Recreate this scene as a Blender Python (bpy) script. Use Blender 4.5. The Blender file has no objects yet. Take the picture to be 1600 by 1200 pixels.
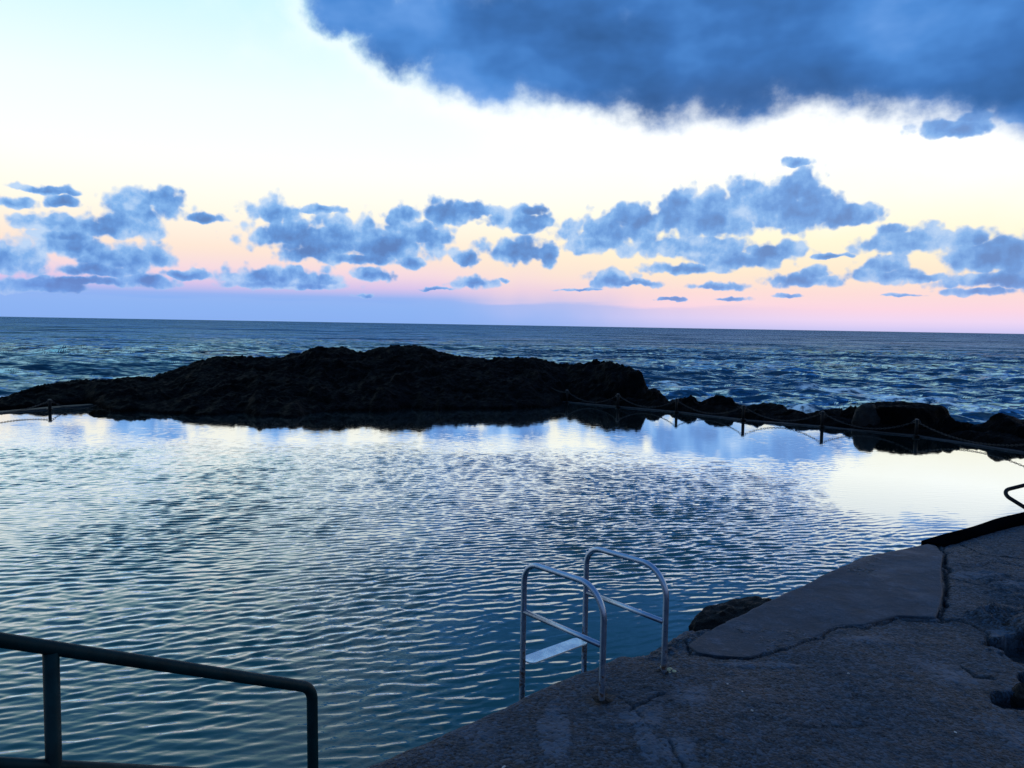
import bpy, bmesh, math, random
import numpy as np
from mathutils import Vector, Matrix, Euler
rad = math.radians
S = bpy.context.scene
COL = S.collection

# ------------------------------------------------------------------ camera
FPX, PITCH, ROLL, EYE = 1244.0, rad(4.23), rad(0.97), 2.75
DECK_Z = 0.50
cam_d = bpy.data.cameras.new("camera")
cam = bpy.data.objects.new("camera", cam_d); COL.objects.link(cam)
cam_d.sensor_width = 36.0
cam_d.lens = FPX / 1600.0 * 36.0
cam_d.clip_start = 0.05; cam_d.clip_end = 60000
CM = Matrix.Rotation(math.pi/2 - PITCH, 3, 'X') @ Matrix.Rotation(ROLL, 3, 'Z')
cam.matrix_world = Matrix.Translation((0, 0, EYE)) @ CM.to_4x4()
S.camera = cam
S.render.resolution_x = 1024; S.render.resolution_y = 768
S.render.engine = 'CYCLES'
S.view_settings.view_transform = 'Standard'
S.view_settings.look = 'None'
S.view_settings.exposure = 0.0
S.view_settings.gamma = 1.0

def ray(px, py):
    return CM @ Vector(((px-800)/FPX, -(py-600)/FPX, -1.0))
def at(px, py, z):                       # photo point on the level z
    d = ray(px, py); return Vector((0, 0, EYE)) + d*((z-EYE)/d.z)
def aty(px, py, y):                      # photo point at the distance y
    d = ray(px, py); return Vector((0, 0, EYE)) + d*(y/d.y)
def azel(px, py):
    d = ray(px, py).normalized(); return math.degrees(math.atan2(d.x, d.y)), math.degrees(math.asin(d.z))

# ------------------------------------------------------------------ sky (world)
W = bpy.data.worlds.new("World"); S.world = W; W.use_nodes = True
nt = W.node_tree; nt.nodes.clear()
N = nt.nodes; L = nt.links
def nd(t, **k):
    n = N.new(t)
    for a, b in k.items(): setattr(n, a, b)
    return n
def setin(n, i, v):
    if v is None: return
    if hasattr(v, 'links'): L.new(v, n.inputs[i])
    else: n.inputs[i].default_value = v
def mth(op, a, b=None, c=None, clamp=False):
    n = nd('ShaderNodeMath', operation=op); n.use_clamp = clamp
    setin(n, 0, a); setin(n, 1, b); setin(n, 2, c); return n.outputs[0]
def vmt(op, a, b=None, c=None):
    n = nd('ShaderNodeVectorMath', operation=op)
    setin(n, 0, a); setin(n, 1, b); setin(n, 2, c)
    return n.outputs['Value'] if op in ('LENGTH', 'DOT_PRODUCT') else n.outputs[0]
def mapr(v, a, b, c=0.0, d=1.0, smooth=True):
    n = nd('ShaderNodeMapRange'); n.interpolation_type = 'SMOOTHSTEP' if smooth else 'LINEAR'
    setin(n, 0, v)
    for i, q in enumerate((a, b, c, d)): n.inputs[i+1].default_value = q
    return n.outputs[0]
def mixc(f, a, b, mode='MIX'):
    n = nd('ShaderNodeMix'); n.data_type = 'RGBA'; n.blend_type = mode
    setin(n, 0, f); setin(n, 6, a); setin(n, 7, b); return n.outputs[2]
def ramp(v, stops):
    n = nd('ShaderNodeValToRGB'); cr = n.color_ramp
    while len(cr.elements) < len(stops): cr.elements.new(0.5)
    for e, (p, c) in zip(cr.elements, stops): e.position = p; e.color = (*c, 1)
    setin(n, 0, v); return n.outputs[0]
DIM = '2D'
def noise(v, scale, detail=5, rough=.55, dist=0.0, col=False):
    n = nd('ShaderNodeTexNoise'); n.noise_dimensions = DIM
    setin(n, 'Vector', v); n.inputs['Scale'].default_value = scale
    n.inputs['Detail'].default_value = detail; n.inputs['Roughness'].default_value = rough
    n.inputs['Distortion'].default_value = dist
    return n.outputs['Color' if col else 'Fac']
tc = nd('ShaderNodeTexCoord'); sep = nd('ShaderNodeSeparateXYZ'); L.new(tc.outputs['Generated'], sep.inputs[0])
R2D = 57.29578
az = mth('MULTIPLY', mth('ARCTAN2', sep.outputs[0], sep.outputs[1]), R2D)
el = mth('MULTIPLY', mth('ARCSINE', sep.outputs[2]), R2D)
cmb = nd('ShaderNodeCombineXYZ'); L.new(az, cmb.inputs[0]); L.new(el, cmb.inputs[1]); P = cmb.outputs[0]
def s2l(r, g, b, k=1.0):
    f = lambda c: (c/255/12.92 if c/255 <= .04045 else ((c/255+.055)/1.055)**2.4)*k
    return (f(r), f(g), f(b))
def el_of(y): return (508-y)/21.7
def stops(lst, top):
    o = [(max(0.0, el_of(y))/90.0, c) for y, c in lst] + [(e/90.0, c) for e, c in top]
    return sorted(o)
# the clear dusk sky: pink belt at the horizon, cream, then pale cyan and blue overhead
left = stops([(508, s2l(105,160,238)), (488, s2l(120,175,246)), (470, s2l(150,180,242)), (456, s2l(215,196,236)), (436, s2l(246,218,228)),
              (405, s2l(255,232,215,1.0)), (350, s2l(255,249,232,1.03)), (290, s2l(252,254,248,1.05)), (190, s2l(240,253,255,1.05)), (60, s2l(208,248,255,1.0)), (0, s2l(190,243,255))],
             [(30, s2l(140,200,255,1.0)), (48, s2l(98,164,226)), (90, s2l(62,116,176))])
right = stops([(508, s2l(205,200,245)), (495, s2l(238,216,246)), (478, s2l(252,216,230)), (455, s2l(254,222,218)), (425, s2l(255,235,210)),
               (380, s2l(255,245,214,1.05)), (320, s2l(255,252,238,1.06)), (240, s2l(250,254,252,1.10)), (150, s2l(252,255,255,1.1)), (60, s2l(225,250,255,1.0)), (0, s2l(200,242,255))],
              [(34, s2l(140,190,245)), (50, s2l(84,142,206)), (90, s2l(62,116,176))])
eln = mth('DIVIDE', el, 90.0)
warp = noise(P, .12, 3, .5)
lr = mapr(mth('ADD', az, mth('MULTIPLY', mth('SUBTRACT', warp, .5), 16.0)), -9.0, 13.0)
base = mixc(lr, ramp(eln, left), ramp(eln, right))
# low bluish haze bank on the left of the horizon
Ps = vmt('MULTIPLY', P, (0.10, 1.0, 1.0))
hb = noise(Ps, 1.4, 4, .5)
hzb = mth('MULTIPLY', mapr(mth('ADD', el, mth('MULTIPLY', hb, .8)), 1.75, 2.05, 1, 0), mapr(az, -8.0, 26.0, 1, 0))
base = mixc(mth('MULTIPLY', hzb, .75), base, (*s2l(148,182,243), 1))

# cloud shapes: (x, y, half width, half height) in the photograph, turned into directions
low = [(75,297,40,7),(20,319,26,10),(98,317,22,10),(215,335,62,31),(190,350,60,26),(238,314,40,19),(165,358,50,20),(80,350,44,15),(320,344,32,9),
 (20,405,42,31),(110,388,50,21),(190,405,72,25),(150,422,60,13),(230,440,38,14),(290,430,42,8),(60,447,75,12),(130,440,60,8),(100,370,40,12),
 (430,331,44,22),(445,368,42,22),(520,375,112,36),(590,385,105,31),(560,406,62,14),(625,340,30,20),(700,337,48,22),(740,328,32,12),(500,329,46,8),
 (655,368,60,25),(640,411,20,14),(435,435,88,18),(445,446,92,9),(580,431,38,11),(515,440,20,7),(480,395,60,20),
 (810,348,58,20),(828,330,22,12),(805,395,62,22),(730,405,22,15),(858,398,20,24),(738,443,36,11),(790,438,12,4),(680,452,30,3),(570,462,16,4),
 (955,368,88,30),(1000,348,60,30),(1100,342,112,42),(1180,322,102,36),(1260,298,36,32),(1252,335,74,38),(1325,340,46,20),(930,382,52,22),
 (1080,390,112,19),(1080,420,64,12),(1210,396,46,19),(1140,408,84,18),(955,438,34,16),(985,443,48,7),(1120,449,40,8),(1255,440,50,12),
 (1275,430,20,13),(1410,380,64,24),(1392,362,26,13),(1385,431,54,14),(1425,435,52,7),(1380,415,32,18),(1542,400,60,32),(1518,378,32,18),
 (1590,395,32,26),(1560,440,66,16),(1528,457,40,8),(1050,468,20,4),(1140,468,24,4),(1230,462,20,4),(1295,400,26,5),(1243,255,17,9),
 (1492,202,52,15),(1520,186,30,10),(1590,180,26,16),(1680,420,90,40),(1820,360,100,40),(-120,400,90,35),(-260,350,110,40),(900,452,40,3),(1400,460,30,3)]
big = [(560,12,95,48),(640,50,92,66),(760,62,150,96),(900,62,200,112),(1030,78,200,112),(1150,76,200,106),(1300,60,200,108),(1450,68,200,100),
 (1600,66,190,100),(1800,40,260,140),(1080,-120,540,220),(1500,-200,500,260),(1900,-220,500,280),(1500,-520,700,420),(1050,-420,480,300)]
def blobs(lst, flat, Pv):
    acc = None
    for x, y, w, h in lst:
        a, e = azel(x, y); rw = w/21.7; rh = h/21.7
        p1 = vmt('MULTIPLY_ADD', Pv, (1/rw, 1/rh, 0), (-a/rw, -e/rh, 0))
        p2 = vmt('MULTIPLY_ADD', Pv, (-1/rw, -flat/rh, 0), (a/rw, flat*e/rh, 0))
        ln = vmt('LENGTH', vmt('MAXIMUM', p1, p2))
        acc = ln if acc is None else mth('MINIMUM', acc, ln)
    return acc
nw = noise(P, .8, 3, .5, col=True)
Pw = vmt('ADD', P, vmt('MULTIPLY', vmt('SUBTRACT', nw, (.5, .5, .5)), (1.1, .6, 0)))
dl = blobs(low, 1.45, Pw)
def billow(v):
    n = nd('ShaderNodeTexVoronoi'); n.feature = 'F1'; n.voronoi_dimensions = '2D'; setin(n, 'Vector', v)
    n.inputs['Scale'].default_value = .62; n.inputs['Detail'].default_value = 2.0; n.inputs['Roughness'].default_value = .5
    return mth('SUBTRACT', .48, n.outputs['Distance'])
nl = noise(P, .85, 5, .55)
bl0 = billow(P)
fl = mth('ADD', mth('SUBTRACT', 1.36, dl), mth('ADD', mth('MULTIPLY', mth('SUBTRACT', nl, .5), .55), mth('MULTIPLY', bl0, .74)))
ml = mapr(fl, -.06, .36)
up = vmt('ADD', P, (-.25, .45, 0))
nlu = noise(up, .85, 4, .55)
shade = mth('ADD', mth('ADD', mth('MULTIPLY', mth('SUBTRACT', nl, nlu), .9), mth('MULTIPLY', bl0, .22)), mth('ADD', mth('MULTIPLY', fl, -.46), mth('MULTIPLY', mth('SUBTRACT', noise(P, .30, 3, .5), .5), 1.3)))
cl = ramp(mth('ADD', shade, .90), [(0.10, s2l(64,120,190)), (.40, s2l(78,144,218)), (.66, s2l(118,176,238)), (1.0, s2l(185,215,250))])
cl = mixc(mapr(fl, .04, .50, .60, 0), cl, (*s2l(176,208,248), 1))
cl = mixc(mapr(az, -10, 26, 0, .4), cl, mixc(.5, cl, (*s2l(140,176,234), 1)))      # mauver to the right
cl = mixc(mapr(el, 0, 4.0, .55, 0), cl, (*s2l(150,170,236), 1))
# large dark cloud overhead
db = blobs(big, 1.0, vmt('ADD', P, vmt('MULTIPLY', vmt('SUBTRACT', noise(P, .5, 4, .6, col=True), (.5,.5,.5)), (1.8, 1.4, 0))))
fb = mth('ADD', mth('SUBTRACT', .95, db), mth('MULTIPLY', mth('SUBTRACT', noise(vmt('MULTIPLY', P, (.75, 1.1, 1)), .30, 6, .50), .5), .62))
mb = mapr(fb, -.10, .30)
Pb = vmt('MULTIPLY', P, (.55, 1.0, 1.0))
sb = mth('ADD', mth('MULTIPLY_ADD' , noise(Pb, .17, 4, .50), .72, .14), mth('MULTIPLY', fb, -.06))
cb = ramp(sb, [(.30, s2l(52,96,154)), (.44, s2l(64,118,188)), (.55, s2l(80,140,214)), (.68, s2l(108,162,232))])
cb = mixc(mapr(fb, .0, .42, .45, 0), cb, (*s2l(150,188,242), 1))
a0, e0 = azel(1150, 158)
bd = vmt('LENGTH', vmt('MULTIPLY_ADD', Pw, (1/9.0, 1/2.1, 0), (-a0/9.0, -e0/2.1, 0)))
cb = mixc(mapr(bd, .2, 1.3, .4, 0), cb, (*s2l(58,88,138), 1))
bright_rim = mth('MULTIPLY', mapr(fb, -.55, -.02), mapr(fb, -.02, .14, 1, 0))
skyc = mixc(mth('MULTIPLY', bright_rim, .35), base, (1.12, 1.12, 1.12, 1))
skyc = mixc(mth('MULTIPLY', ml, .93), skyc, cl)
skyc = mixc(mb, skyc, cb)
# behind the camera the land side is dimmer; below the horizon nothing bright
back = mapr(sep.outputs[1], -.25, .25, 1, 0)
skyc = mixc(back, skyc, mixc(.75, skyc, (*s2l(62,108,168), 1)))
skyc = mixc(mapr(el, -.6, -.15, 1, 0), skyc, (.01, .03, .06, 1))
bg = nd('ShaderNodeBackground'); L.new(skyc, bg.inputs[0]); bg.inputs[1].default_value = 1.0
wo = nd('ShaderNodeOutputWorld'); L.new(bg.outputs[0], wo.inputs[0])
W.cycles.sampling_method = 'MANUAL'; W.cycles.sample_map_resolution = 512

# ------------------------------------------------------------------ noise in numpy
def _h(ix, iy, iz, seed):
    n = (ix.astype(np.int64)*374761393 + iy.astype(np.int64)*668265263 + iz.astype(np.int64)*2147483647 + seed*1274126177) & 0xffffffff
    n = ((n ^ (n >> 13))*1274126177) & 0xffffffff
    n = (n ^ (n >> 16)) & 0xffffff
    return n/float(0xffffff)
def vn(x, y, z=None, seed=0):
    x = np.asarray(x, float); y = np.asarray(y, float); z = np.zeros_like(x) if z is None else np.asarray(z, float)
    ix, iy, iz = np.floor(x), np.floor(y), np.floor(z)
    fx, fy, fz = x-ix, y-iy, z-iz
    q = lambda t: t*t*t*(t*(t*6-15)+10)
    u, v, w = q(fx), q(fy), q(fz)
    r = 0
    for dx in (0, 1):
        for dy in (0, 1):
            for dz in (0, 1):
                r = r + _h(ix+dx, iy+dy, iz+dz, seed)*(u if dx else 1-u)*(v if dy else 1-v)*(w if dz else 1-w)
    return r*2-1
def fbm(x, y, z=None, o=5, seed=0, gain=.5, ridged=False):
    a, s, t = 1.0, 0, 0
    for i in range(o):
        k = 2.03**i
        n = vn(x*k+i*7.3, y*k-i*3.1, None if z is None else z*k+i*1.7, seed+i)
        s = s + a*((1-2*np.abs(n)) if ridged else n); t += a; a *= gain
    return s/t
def sst(x, a, b):
    t = np.clip((x-a)/(b-a), 0, 1); return t*t*(3-2*t)

# ------------------------------------------------------------------ object helpers
def tag(o, label=None, cat=None, group=None, kind=None):
    for k, v in (('label', label), ('category', cat), ('group', group), ('kind', kind)):
        if v: o[k] = v
    return o
def empty(name, loc, rz=0):
    o = bpy.data.objects.new(name, None); COL.objects.link(o); o.location = loc; o.rotation_euler = (0, 0, rz); return o
def mesh_np(name, V, F, mat, parent=None, smooth=True, attrs=None):
    me = bpy.data.meshes.new(name)
    V = np.asarray(V, np.float32); F = np.asarray(F, np.int32); n = F.shape[1]
    me.vertices.add(len(V)); me.vertices.foreach_set('co', V.ravel())
    me.loops.add(F.size); me.loops.foreach_set('vertex_index', F.ravel())
    me.polygons.add(len(F)); me.polygons.foreach_set('loop_start', np.arange(0, F.size, n, dtype=np.int32))
    me.polygons.foreach_set('loop_total', np.full(len(F), n, np.int32))
    me.update(calc_edges=True)
    if smooth: me.polygons.foreach_set('use_smooth', np.ones(len(F), bool))
    for k, a in (attrs or {}).items():
        at_ = me.attributes.new(k, 'FLOAT', 'POINT'); at_.data.foreach_set('value', np.asarray(a, np.float32).ravel())
    me.materials.append(mat); me.validate()
    o = bpy.data.objects.new(name, me); COL.objects.link(o)
    if parent: o.parent = parent
    return o
def grid_faces(nr, nc, keep=None):
    i = np.arange(nr-1)[:, None]*nc + np.arange(nc-1)[None]
    F = np.stack([i, i+1, i+nc+1, i+nc], -1).reshape(-1, 4)
    if keep is not None: F = F[keep.ravel()[F].all(1)]
    return F
def compact(V, F, attrs=None):
    u, inv = np.unique(F, return_inverse=True)
    return V[u], inv.reshape(F.shape), {k: np.asarray(a).ravel()[u] for k, a in (attrs or {}).items()}
class MB:
    def __init__(s): s.v = []; s.f = []
    def add(s, V, F):
        b = len(s.v); s.v += [tuple(p) for p in V]; s.f += [tuple(i+b for i in q) for q in F]
    def tube(s, pts, r, n=14, cap=True, closed=False):
        pts = [Vector(p) for p in pts]; m = len(pts)
        rr = r if isinstance(r, (list, tuple)) else [r]*m
        T = []
        for i in range(m):
            if closed: t = pts[(i+1) % m]-pts[i-1]
            else: t = pts[min(i+1, m-1)]-pts[max(i-1, 0)]
            T.append(t.normalized())
        u = T[0].orthogonal().normalized(); V = []
        for i in range(m):
            u = (u - T[i]*u.dot(T[i])).normalized(); w = T[i].cross(u)
            for k in range(n):
                a = 2*math.pi*k/n; V.append(pts[i]+(u*math.cos(a)+w*math.sin(a))*rr[i])
        F = []
        for i in range(m if closed else m-1):
            j = (i+1) % m
            for k in range(n):
                F.append((i*n+k, i*n+(k+1) % n, j*n+(k+1) % n, j*n+k))
        if cap and not closed:
            F.append(tuple(range(n))[::-1]); F.append(tuple((m-1)*n+k for k in range(n)))
        s.add(V, F)
    def build(s, name, mat, parent=None, smooth=True, bevel=0):
        me = bpy.data.meshes.new(name); me.from_pydata([tuple(p) for p in s.v], [], s.f); me.update()
        bm = bmesh.new(); bm.from_mesh(me); bmesh.ops.recalc_face_normals(bm, faces=bm.faces); bm.to_mesh(me); bm.free()
        if smooth:
            for p in me.polygons: p.use_smooth = len(p.vertices) == 4
        me.materials.append(mat)
        o = bpy.data.objects.new(name, me); COL.objects.link(o)
        if parent: o.parent = parent
        return o
def fillet(pts, radii, seg=10):
    pts = [Vector(p) for p in pts]; out = [pts[0]]
    for i in range(1, len(pts)-1):
        p, a, b = pts[i], (pts[i-1]-pts[i]).normalized(), (pts[i+1]-pts[i]).normalized()
        ang = a.angle(b); r = radii[i-1]; d = r/math.tan(ang/2)
        c = p + (a+b).normalized()*(r/math.sin(ang/2))
        s0, s1 = p+a*d-c, p+b*d-c
        tot = s0.angle(s1); ax = s0.cross(s1).normalized()
        for k in range(seg+1): out.append(c + Matrix.Rotation(tot*k/seg, 3, ax) @ s0)
    out.append(pts[-1]); return out
def densify(pts, step):
    out = [pts[0]]
    for a, b in zip(pts, pts[1:]):
        k = max(1, int((b-a).length/step))
        out += [a.lerp(b, j/k) for j in range(1, k+1)]
    return out

# ------------------------------------------------------------------ materials
DIM = '3D'
def newmat(name):
    global nt, N, L
    m = bpy.data.materials.new(name); m.use_nodes = True; nt = m.node_tree; nt.nodes.clear(); N = nt.nodes; L = nt.links
    return m
def finish(sh):
    o = nd('ShaderNodeOutputMaterial'); L.new(sh, o.inputs[0])
def principled(**k):
    n = nd('ShaderNodeBsdfPrincipled')
    for a, b in k.items(): setin(n, a.replace('_', ' '), b)
    return n
def bump(h, strength, dist, nrm=None):
    n = nd('ShaderNodeBump'); setin(n, 'Height', h); n.inputs['Strength'].default_value = strength; n.inputs['Distance'].default_value = dist
    if nrm is not None: L.new(nrm, n.inputs['Normal'])
    return n.outputs[0]
def objco():
    return nd('ShaderNodeTexCoord').outputs['Object']
def attr(n):
    a = nd('ShaderNodeAttribute'); a.attribute_name = n; return a.outputs['Fac']

def water_mat(name, body, boost, bumps, foam=False, chopn=(), tint=(.90, .955, 1.0)):
    m = newmat(name); co = objco(); nrm = None
    amp = attr('amp')
    for sc, str_, sx, ang in bumps:
        mp = nd('ShaderNodeMapping'); L.new(co, mp.inputs[0]); mp.inputs['Scale'].default_value = (sx, 1, 1); mp.inputs['Rotation'].default_value = (0, 0, ang)
        h = mth('MULTIPLY', noise(mp.outputs[0], sc, 2, .5), amp)
        nrm = bump(h, 1.0, str_, nrm)
    if chopn:
        geo = nd('ShaderNodeNewGeometry').outputs['Normal']
        if nrm is None: nrm = geo
        for sc, k, ax in chopn:
            mp = nd('ShaderNodeMapping'); L.new(co, mp.inputs[0]); mp.inputs['Scale'].default_value = (ax, 1, 1)
            q = vmt('MULTIPLY', vmt('SUBTRACT', noise(mp.outputs[0], sc, 2, .6, col=True), (.5, .5, .5)), (k, k, 0))
            sv = nd('ShaderNodeVectorMath', operation='SCALE'); L.new(q, sv.inputs[0]); L.new(amp, sv.inputs['Scale'])
            nrm = vmt('NORMALIZE', vmt('ADD', nrm, sv.outputs[0]))
    fr = nd('ShaderNodeFresnel'); fr.inputs[0].default_value = 1.34; L.new(nrm, fr.inputs['Normal'])
    fac = mth('MULTIPLY', fr.outputs[0], mth('ADD', min(1.0, boost), mth('MULTIPLY', mapr(fr.outputs[0], .035, .26), max(0.0, boost-1.0))), clamp=True)
    fac = mth('MINIMUM', fac, .97)
    colr = body
    if foam:
        fo = mth('MULTIPLY', attr('foam'), mapr(noise(co, 1.6, 6, .7), .40, .56))
        colr = mixc(fo, (*body, 1), (.90, .95, .98, 1)); fac = mth('MULTIPLY', fac, mth('SUBTRACT', 1.0, mth('MULTIPLY', fo, .4)))
    d = nd('ShaderNodeBsdfDiffuse'); setin(d, 0, colr if foam else (*body, 1))
    g = nd('ShaderNodeBsdfGlossy'); g.inputs['Roughness'].default_value = .03; g.inputs['Color'].default_value = (*tint, 1); L.new(nrm, g.inputs['Normal'])
    mx = nd('ShaderNodeMixShader'); L.new(fac, mx.inputs[0]); L.new(d.outputs[0], mx.inputs[1]); L.new(g.outputs[0], mx.inputs[2])
    finish(mx.outputs[0]); return m
M_pool = water_mat('pool_water_surface', (.005, .074, .074), 2.6, [(8.0, .011, .45, -.28), (20.0, .003, .6, -.2)], chopn=[(9.0, .10, .45)])
M_sea = water_mat('sea_surface', (.003, .028, .053), .70, [(.35, .45, .55, .1), (1.1, .16, .5, -.15)], foam=True, chopn=[(.035, 1.2, .30), (.16, 1.0, .35), (1.3, .75, .5), (5.0, .5, .6)], tint=(.38, .71, .97))

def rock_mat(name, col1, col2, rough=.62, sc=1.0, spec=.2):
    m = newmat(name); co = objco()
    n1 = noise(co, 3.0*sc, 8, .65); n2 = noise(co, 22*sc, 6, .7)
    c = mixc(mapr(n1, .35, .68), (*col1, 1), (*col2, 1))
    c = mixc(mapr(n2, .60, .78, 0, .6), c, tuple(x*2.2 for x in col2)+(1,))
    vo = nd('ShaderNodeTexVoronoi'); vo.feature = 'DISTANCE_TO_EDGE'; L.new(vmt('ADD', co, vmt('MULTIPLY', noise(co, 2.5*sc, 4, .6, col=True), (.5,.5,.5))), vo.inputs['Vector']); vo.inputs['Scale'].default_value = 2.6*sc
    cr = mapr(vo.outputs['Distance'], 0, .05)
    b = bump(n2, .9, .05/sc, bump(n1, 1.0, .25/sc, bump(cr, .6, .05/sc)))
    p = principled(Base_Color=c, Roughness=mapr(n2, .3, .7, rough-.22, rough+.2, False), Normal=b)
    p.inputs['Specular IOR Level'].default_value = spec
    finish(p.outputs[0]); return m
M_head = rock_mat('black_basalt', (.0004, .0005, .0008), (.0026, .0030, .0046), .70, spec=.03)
M_rock = rock_mat('dark_wet_rock', (.004, .005, .006), (.012, .012, .014), .65, 2.0)

def concrete_mat(name, dark, light, pebble=True, smooth=0.0):
    m = newmat(name); co = objco()
    n1 = noise(co, 1.1, 7, .6); n2 = noise(co, 7.0, 6, .65); n3 = noise(co, 55.0, 5, .75)
    vo = nd('ShaderNodeTexVoronoi'); L.new(co, vo.inputs['Vector']); vo.inputs['Scale'].default_value = 48
    patch = attr('patch'); crack_and_shade = attr('crack_and_shade')
    c = mixc(mapr(n1, .35, .66), (*dark, 1), (*light, 1))
    c = mixc(mapr(n2, .50, .68, 0, .85), c, tuple(x*1.5 for x in light)+(1,))
    c = mixc(mapr(n2, .30, .46, .75, 0), c, tuple(x*.6 for x in dark)+(1,))
    c = mixc(mth('MULTIPLY', patch, mapr(n2, .25, .6, .55, 1)), c, (.060, .085, .130, 1))
    if smooth:
        c = mixc(mth('MULTIPLY', mapr(n3, .40, .62, 1, 0), .55), c, tuple(x*.45 for x in dark)+(1,))
        c = mixc(mth('MULTIPLY', mapr(noise(co, 3.2, 5, .6), .45, .62), .55), c, tuple(x*.8 for x in dark)+(1,))
    if pebble:
        sv_ = nd('ShaderNodeSeparateColor'); L.new(vo.outputs['Color'], sv_.inputs[0]); gr = sv_.outputs[0]
        c = mixc(mth('MULTIPLY', mapr(gr, .60, 1.0), .8), c, tuple(x*3.0 for x in light)+(1,))
        c = mixc(mth('MULTIPLY', mapr(gr, .0, .35, 1, 0), .75), c, (.0012, .0018, .003, 1))
        c = mixc(mth('MULTIPLY', mapr(n3, .45, .7), mth('SUBTRACT', 1.0, mth('MULTIPLY', patch, .7))), c, tuple(x*2.8 for x in light)+(1,))
    # rusty stain attribute around the ladder feet
    c = mixc(mth('MULTIPLY', attr('rust'), mapr(n2, .4, .6)), c, (.060, .032, .018, 1))
    c = mixc(mth('MULTIPLY', crack_and_shade, .9), c, (.004, .004, .005, 1))
    h = n3 if not pebble else mth('ADD', mth('MULTIPLY', vo.outputs['Distance'], -1.0), n3)
    h = mth('MULTIPLY', h, mth('SUBTRACT', 1.0, mth('MULTIPLY', patch, .8)))
    b = bump(h, 1.0, .016 if pebble else .004, bump(n2, 1.0, .05 if pebble else .012))
    r = mth('SUBTRACT', mapr(n1, .3, .7, .48, .70, False), mth('MULTIPLY', patch, .06))
    p = principled(Base_Color=c, Roughness=r, Normal=b); p.inputs['Specular IOR Level'].default_value = .20
    finish(p.outputs[0]); return m
M_deck = concrete_mat('rough_dark_concrete', (.0056, .0120, .0210), (.0175, .0310, .051))
M_slab = concrete_mat('smooth_patch_concrete', (.013, .025, .044), (.034, .057, .092), pebble=False, smooth=1)
M_wall = concrete_mat('wet_wall_concrete', (.0012, .0015, .0022), (.0045, .0055, .0075))

def metal_mat(name, base, rust_amt):
    m = newmat(name); co = objco(); sp = nd('ShaderNodeSeparateXYZ'); L.new(co, sp.inputs[0])
    n = noise(co, 22, 6, .7); n2 = noise(co, 160, 3, .6)
    low_ = mapr(sp.outputs[2], .02, .50, 1, 0)
    f = mapr(mth('ADD', n, mth('MULTIPLY', low_, rust_amt)), .66, .86)
    c = mixc(f, (*base, 1), mixc(mapr(n2, .35, .65), (.030, .014, .008, 1), (.085, .036, .016, 1)))
    p = principled(Base_Color=c, Metallic=mth('SUBTRACT', .95, mth('MULTIPLY', f, .85)),
                   Roughness=mth('ADD', mapr(n, .3, .7, .24, .42, False), mth('MULTIPLY', f, .35)), Normal=bump(n2, .5, .0012))
    finish(p.outputs[0]); return m
M_steel = metal_mat('ladder_steel', (.30, .38, .50), .26)
def plain(name, col, rough, metal=0.0, nsc=60, bd=.001, spec=.5):
    m = newmat(name); co = objco(); n = noise(co, nsc, 4, .65); n2 = noise(co, nsc*.15, 3, .6)
    c = mixc(mapr(n2, .35, .65), tuple(x*.75 for x in col)+(1,), tuple(min(1, x*1.2) for x in col)+(1,))
    p = principled(Base_Color=c, Roughness=mapr(n, .3, .7, rough-.08, rough+.08, False), Metallic=metal, Normal=bump(n, .6, bd)); p.inputs['Specular IOR Level'].default_value = spec
    finish(p.outputs[0]); return m
M_kerb = plain('black_kerb', (.0012, .0018, .003), .85, 0, 12, .01, spec=.0)  # near-black and matt over the whole kerb
M_tread = plain('galvanised_tread', (.75, .88, 1.0), .42, .6, 40, .0012)
M_green = plain('dark_green_paint', (.0015, .018, .022), .48, spec=.11)
M_post = plain('dark_post_steel', (.006, .006, .007), .5, 0, spec=.15)
M_cap = plain('worn_zinc', (.05, .05, .055), .5, .3)
M_chain = plain('weathered_chain', (.026, .022, .022), .5, .5)
M_white = plain('white_shell', (.45, .46, .47), .6)
M_mortar = plain('pale_mortar', (.42, .40, .26), .85, 0, 50, .004)

# ------------------------------------------------------------------ sea
def interp(x, pts): 
    a = np.array(pts, float); return np.interp(x, a[:, 0], a[:, 1])
def waves(X, Y, rng, n, lmin, lmax, wdir, spread, slope, spacing, cut=2.6, p=1.0):
    Z = np.zeros_like(X)
    for i in range(n):
        lam = lmin*(lmax/lmin)**((i+rng.random())/n)
        th = wdir + rng.normal()*spread
        k = 2*math.pi/lam; amp = slope/k*(0.6+.8*rng.random())
        ph = rng.random()*6.28
        f = np.clip((lam/spacing-cut)/cut, 0, 1) if spacing is not None else 1.0
        s = np.sin(k*(X*math.cos(th)+Y*math.sin(th))+ph)
        if p != 1.0: s = 2*((s+1)/2)**p-1
        Z += amp*f*s
    return Z
rng = np.random.default_rng(7)
SEA = -0.75
nr, nc = 760, 820
yy = 15.0*(26000/15.0)**(np.linspace(0, 1, nr)**1.25)
th = np.linspace(-52, 52, nc)*math.pi/180
D, TH = np.meshgrid(yy, th, indexing='ij')
X = D*np.sin(TH); Y = D*np.cos(TH)
sp = np.gradient(yy)[:, None]*np.ones_like(X); sp = np.maximum(sp*.8, D*(th[1]-th[0]))
Z = waves(X, Y, rng, 64, .50, 4.6, -math.pi/2+.35, .60, .074, sp, 2.2, 1.4)
Z += waves(X, Y, rng, 8, 6.0, 18.0, -math.pi/2+.2, .35, .008, sp)
gust = .75+.5*fbm(X/30, Y/60, o=3, seed=5)
Z *= gust
calm_near = sst(D, 14, 24)*.5+.5
Z *= calm_near
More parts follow.
